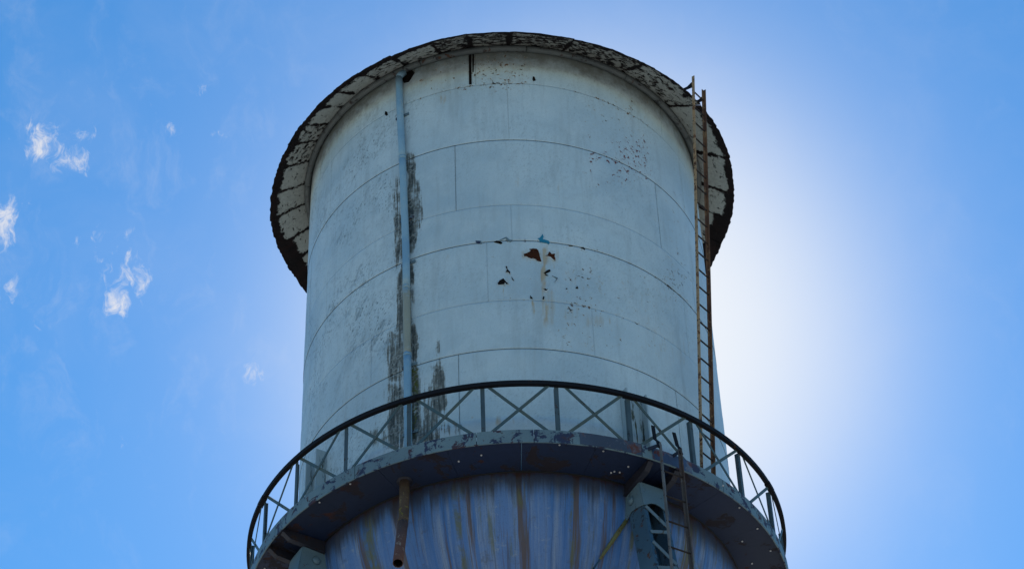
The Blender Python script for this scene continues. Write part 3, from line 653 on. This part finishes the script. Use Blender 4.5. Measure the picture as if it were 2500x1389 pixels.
# struts and tie rods between neighbouring columns
Z_S = [C_TOP-2.75, C_TOP-5.2]
for k in range(4):
    ca, cb = COLS[k], COLS[(k+1) % 4] if False else COLS[k]+90
    def corner(azd, s, z, dn=-C_D*1.05): return cpt(azd, s*(C_HALF+.004), axis_n(z)+dn, z)
    for zs in Z_S:
        MB().bar(corner(ca, 1, zs, -C_D*.5), corner(cb, -1, zs, -C_D*.5), .2, .14, (0, 0, 1)).obj('strut', M['column'], tower)
    for zt_, zb_ in ((C_TOP-.125, Z_S[0]+.04), (Z_S[0]-.04, Z_S[1]+.04)):
        for q in (0, 1):
            dn = -C_D*1.25 if zt_ > 6 else -C_D*.6
            A_ = corner(ca, 1, zt_, dn) if q == 0 else corner(cb, -1, zt_, dn); B_ = corner(cb, -1, zb_, -C_D*.6) if q == 0 else corner(ca, 1, zb_, -C_D*.6)
            dv = (B_-A_).normalized()
            rod = MB().tube([A_, B_], .017, 8).obj('tie_rod', M['column'], tower, True)
            MB().tube([A_-dv*.05, A_+dv*.25, A_+dv*.70, A_+dv*.82], [.030, .038, .028, .017], 8).obj('clevis', M['clevis'], rod, True)

# --- railing
POST0 = -5.7
rail = MB().ring(R(POST0), R(POST0+360), 192, rect(1.204, 1.223, Z_HAND-.010, Z_HAND+.010), caps=False).obj('railing', M['rail'], tower)
pm = MB()
pm.angle((0, -1.205*S, Z_FT*S+EYE-.10), (0, -1.205*S, (Z_HAND-.010)*S+EYE), .066, .012, (1, 0, 0), (0, 1, 0))
post_me = mesh('post', pm.v, pm.f); post_me.materials.append(M['post'])
for k in range(24):
    o = link('post', post_me, None, rail); o.rotation_euler = (0, 0, R(POST0+15*k-.4)+random.uniform(-.004, .004))
da = R(2.0)
for k in range(24):
    a0, a1 = R(POST0+15*k), R(POST0+15*(k+1))
    for q in (0, 1):
        t0 = random.uniform(-.006, .006)
        lo, hi = (a0+da, a1-da*.75) if q == 0 else (a1-da, a0+da*.75)
        r_ = 1.2085 if q == 0 else 1.2045
        A_ = Vector(pt(lo+t0, r_, Z_FT-.004)); B_ = Vector(pt(hi+t0, r_, Z_HAND-.006)); mida = (a0+a1)/2
        nrm = Vector((math.sin(mida), -math.cos(mida), 0)); side = (B_-A_).cross(nrm)
        MB().bar(A_, B_, .049, .012, side).obj('brace', M['brace'], rail)
# bolted splices in the handrail
for azd in (-20.6, 24.5, 67.8, -66, 112, 160, 205, 250):
    MB().ring(R(azd-1.6), R(azd+1.6), 4, rect(1.2015, 1.2255, Z_HAND-.0125, Z_HAND+.006)).obj('splice_plate', M['rail'], rail)

# --- overflow down-pipe on the wall and its open outlet under the gallery
PR = .0172
pp = []
for y, x in PIPE_PX:
    if y < 180: continue
    a, z = on_cyl(x, y, 1.024); pp.append((a, z))
pp[-1] = (pp[-2][0]+.006, Z_FB+.026)
pipe = MB().tube([pt(pp[0][0]+R(1.2), 1.012, pp[0][1]+.035), pt(pp[0][0]+R(.4), 1.024, pp[0][1]+.012)]+[pt(pp[0][0], 1.024, pp[0][1])], PR*S*1.02, 16).obj('downpipe', M['pipe'], tower, True)
cuts = [(0, 2, pp[0][1]), ]
zs = [p[1] for p in pp]; as_ = [p[0] for p in pp]
def pa(z): return float(np.interp(-z, [-q for q in zs], as_))
brk = [pp[0][1], 8.30, 7.44, 7.03, Z_FB+.026]
for i in range(4):
    zz = np.linspace(brk[i], brk[i+1]+.001, 12)
    MB().tube([pt(pa(z), 1.024, z) for z in zz], PR*S, 18).obj('pipe_section', M['pipe'], pipe, True)
    if i < 3:
        z = brk[i+1]; MB().tube([pt(pa(z), 1.024, z+.008), pt(pa(z), 1.024, z-.008)], PR*S*1.09, 18).obj('pipe_collar', M['pipe'], pipe, True)
for z in (8.62, 7.9, 7.61, 6.985, 6.6):
    a = pa(z); MB().ring(a-R(2.1), a+R(2.1), 6, rect(1.0012, 1.006, z-.008, z+.008)).obj('pipe_clip', M['fascia'], pipe)

def hollow(pts, rad, wall_, name, mt, parent):
    b = MB().tube(pts, rad, 20, caps=(True, False)); k = len(b.v)
    b.tube(pts, rad-wall_, 20, caps=(True, False)); n2 = 20; e = len(pts)-1
    for j in range(n2): b.f.append((e*n2+j, e*n2+(j+1) % n2, k+e*n2+(j+1) % n2, k+e*n2+j))
    return b.obj(name, mt, parent, True)
a_, r_ = R(-25.3), 1.066
P0 = Vector(pt(a_, r_, Z_FB+.02))
P1 = Vector(pt(a_, r_+.004, Z_FB-.155))
q = ray(971.5, 1374); dirn = R(-11)
# the outlet leans outwards; where it ends along the pixel ray is set by its lean of about 18 degrees
best = None
for s_ in np.linspace(1.0, 1.30, 301):
    dd2 = (-DIST*q[1])*-1; aa = q[0]**2+q[1]**2; bb = -DIST*q[1]; cc = DIST**2-s_**2
    t_ = (-bb-math.sqrt(max(0, bb*bb-aa*cc)))/aa; E = q*t_+np.array([0, -DIST, 0]); E = Vector((E[0]*S, E[1]*S, E[2]*S+EYE))
    dv = E-P1; lean = math.degrees(math.atan2(math.hypot(dv.x, dv.y), -dv.z))
    if best is None or abs(lean-20) < best[0]: best = (abs(lean-20), E)
P2 = best[1]
bend = [P1.lerp(P0, .10), P1.lerp(P0, .05), P1, P1.lerp(P2, .05), P1.lerp(P2, .10)]
dis = hollow([P0, bend[0], bend[1], bend[2].lerp(bend[1].lerp(bend[3], .5), .4), bend[3], P1.lerp(P2, .22)], .0212*S, .008, 'outlet_pipe', M['discharge_moss'], tower)
hollow([P1.lerp(P2, .20), P1.lerp(P2, .6), P2], .0216*S, .009, 'pipe_section', M['discharge'], dis)
MB().tube([P0+Vector((0, 0, .02)), P0+Vector((0, 0, -.02))], .034*S, 18).obj('pipe_flange', M['bracket'], dis, True)

# ------------------------------------------------------------------ ladders
def ladder(name, label, foot, head, azs, zr0, zr1, pitch_, mats, lvl, wdt):
    """foot/head = (r, z) of the rails; azs = (az at foot, az at head) per rail"""
    lo = empty(name, label, 'ladder', (0, 0, 0))
    rp = []
    for i in (0, 1):
        (af, ah) = azs[i]; h = head if not isinstance(head[0], tuple) else head[i]
        A_, B_ = Vector(pt(R(af), foot[0], foot[1])), Vector(pt(R(ah), h[0], h[1])); rp.append((A_, B_))
    tan = (rp[1][0]-rp[0][0]).normalized()
    for i in (0, 1):
        A_, B_ = rp[i]; up = (B_-A_).normalized(); out = tan.cross(up); out = out if out.dot(Vector((A_.x, A_.y, 0))) > 0 else -out
        b = MB().angle(A_, B_, wdt, .012, tan*(1 if i == 0 else -1), out)
        o = b.obj('rail', mats[i], lo)
    z = zr0
    while z < zr1:
        q0, q1 = [a+(b-a)*((z*S+EYE-a.z)/(b.z-a.z)) for a, b in rp]
        nrm = Vector((q0.x, q0.y, 0)).normalized()
        MB().tube([q0+nrm*.012, q1+nrm*.012], .0145, 8).obj('rung', mats[2], lo, True)
        z += pitch_
    return lo, rp, tan
up_l, rp, tan = ladder('ladder', 'rust brown steel ladder rising from the gallery floor past the roof edge', (1.043, Z_FB+.026), ((1.248, 8.925), (1.247, 8.902)),
                  ((49.2, 50.25), (54.55, 54.75)), 6.40, 8.86, .1055, (M['rust_light'], M['rust_dark'], M['rung']), 0, .056)
for i in (0, 1):                 # hooked brackets from the roof edge to each rail
    A_, B_ = rp[i]; zz = (8.865 if i == 0 else 8.85)
    Q = A_+(B_-A_)*((zz*S+EYE-A_.z)/(B_.z-A_.z)); nrm = Vector((Q.x, Q.y, 0)).normalized()
    inn = Q-nrm*.26+Vector((0, 0, .03))
    b = MB(); k = [Q+Vector((0, 0, .075)), Q+Vector((0, 0, -.06)), inn+Vector((0, 0, -.02)), inn+Vector((0, 0, .03)), Q-nrm*.10+Vector((0, 0, .035))]
    e = tan*.008; b.v = [tuple(p-e) for p in k]+[tuple(p+e) for p in k]; b.f = [(0, 1, 2, 3, 4), (9, 8, 7, 6, 5)]+[(j, (j+1) % 5, (j+1) % 5+5, j+5) for j in range(5)]
    b.obj('roof_bracket', M['rail'], up_l)
    MB().bar(A_+Vector((0, 0, .0)), A_-Vector((A_.x, A_.y, 0)).normalized()*.13, .07, .014, tan).obj('foot_plate', M['rust_dark'], up_l)
low_l, rp2, tan2 = ladder('ladder', 'grey and rusty ladder hanging outside the gallery edge beside the laced column', (1.252, Z_G+.02), ((1.252, 6.330), (1.252, 6.338)),
                  ((29.3, 28.85), (33.9, 33.74)), Z_G+.12, 6.27, .130, (M['lowrail'], M['lowrail_rust'], M['rung']), 0, .050)
for i in (0, 1):                 # bent grab ends above the gallery edge and the straps that hold the ladder
    A_, B_ = rp2[i]; nrm = Vector((B_.x, B_.y, 0)).normalized(); s = 1 if i == 0 else -1
    zt_ = .40 if i == 0 else .385
    tp = [B_+Vector((0, 0, -.10))+nrm*.02, B_+Vector((0, 0, .06))-nrm*.02, B_+Vector((0, 0, .14))-nrm*.075-tan2*s*.012, B_+Vector((0, 0, zt_))-nrm*.085-tan2*.02]
    b = MB()
    for j in range(3): b.bar(tp[j], tp[j+1]+(tp[j+1]-tp[j]).normalized()*.012, .062, .016, tan2)
    b.obj('grab_end', M['rail'], low_l)
    Q = B_+Vector((0, 0, -.03))
    b = MB(); b.bar(Q, Q-nrm*.155-tan2*.10*(1 if i == 0 else .4), .06, .014, (0, 0, 1)); b.obj('strap', M['bracket'], low_l)

# each ladder's empty stands at the foot of the ladder
for lo, foot_ in ((up_l, (rp[0][0]+rp[1][0])/2), (low_l, (rp2[0][0]+rp2[1][0])/2)):
    lo.location = foot_
    for ch_ in lo.children: ch_.location = -foot_
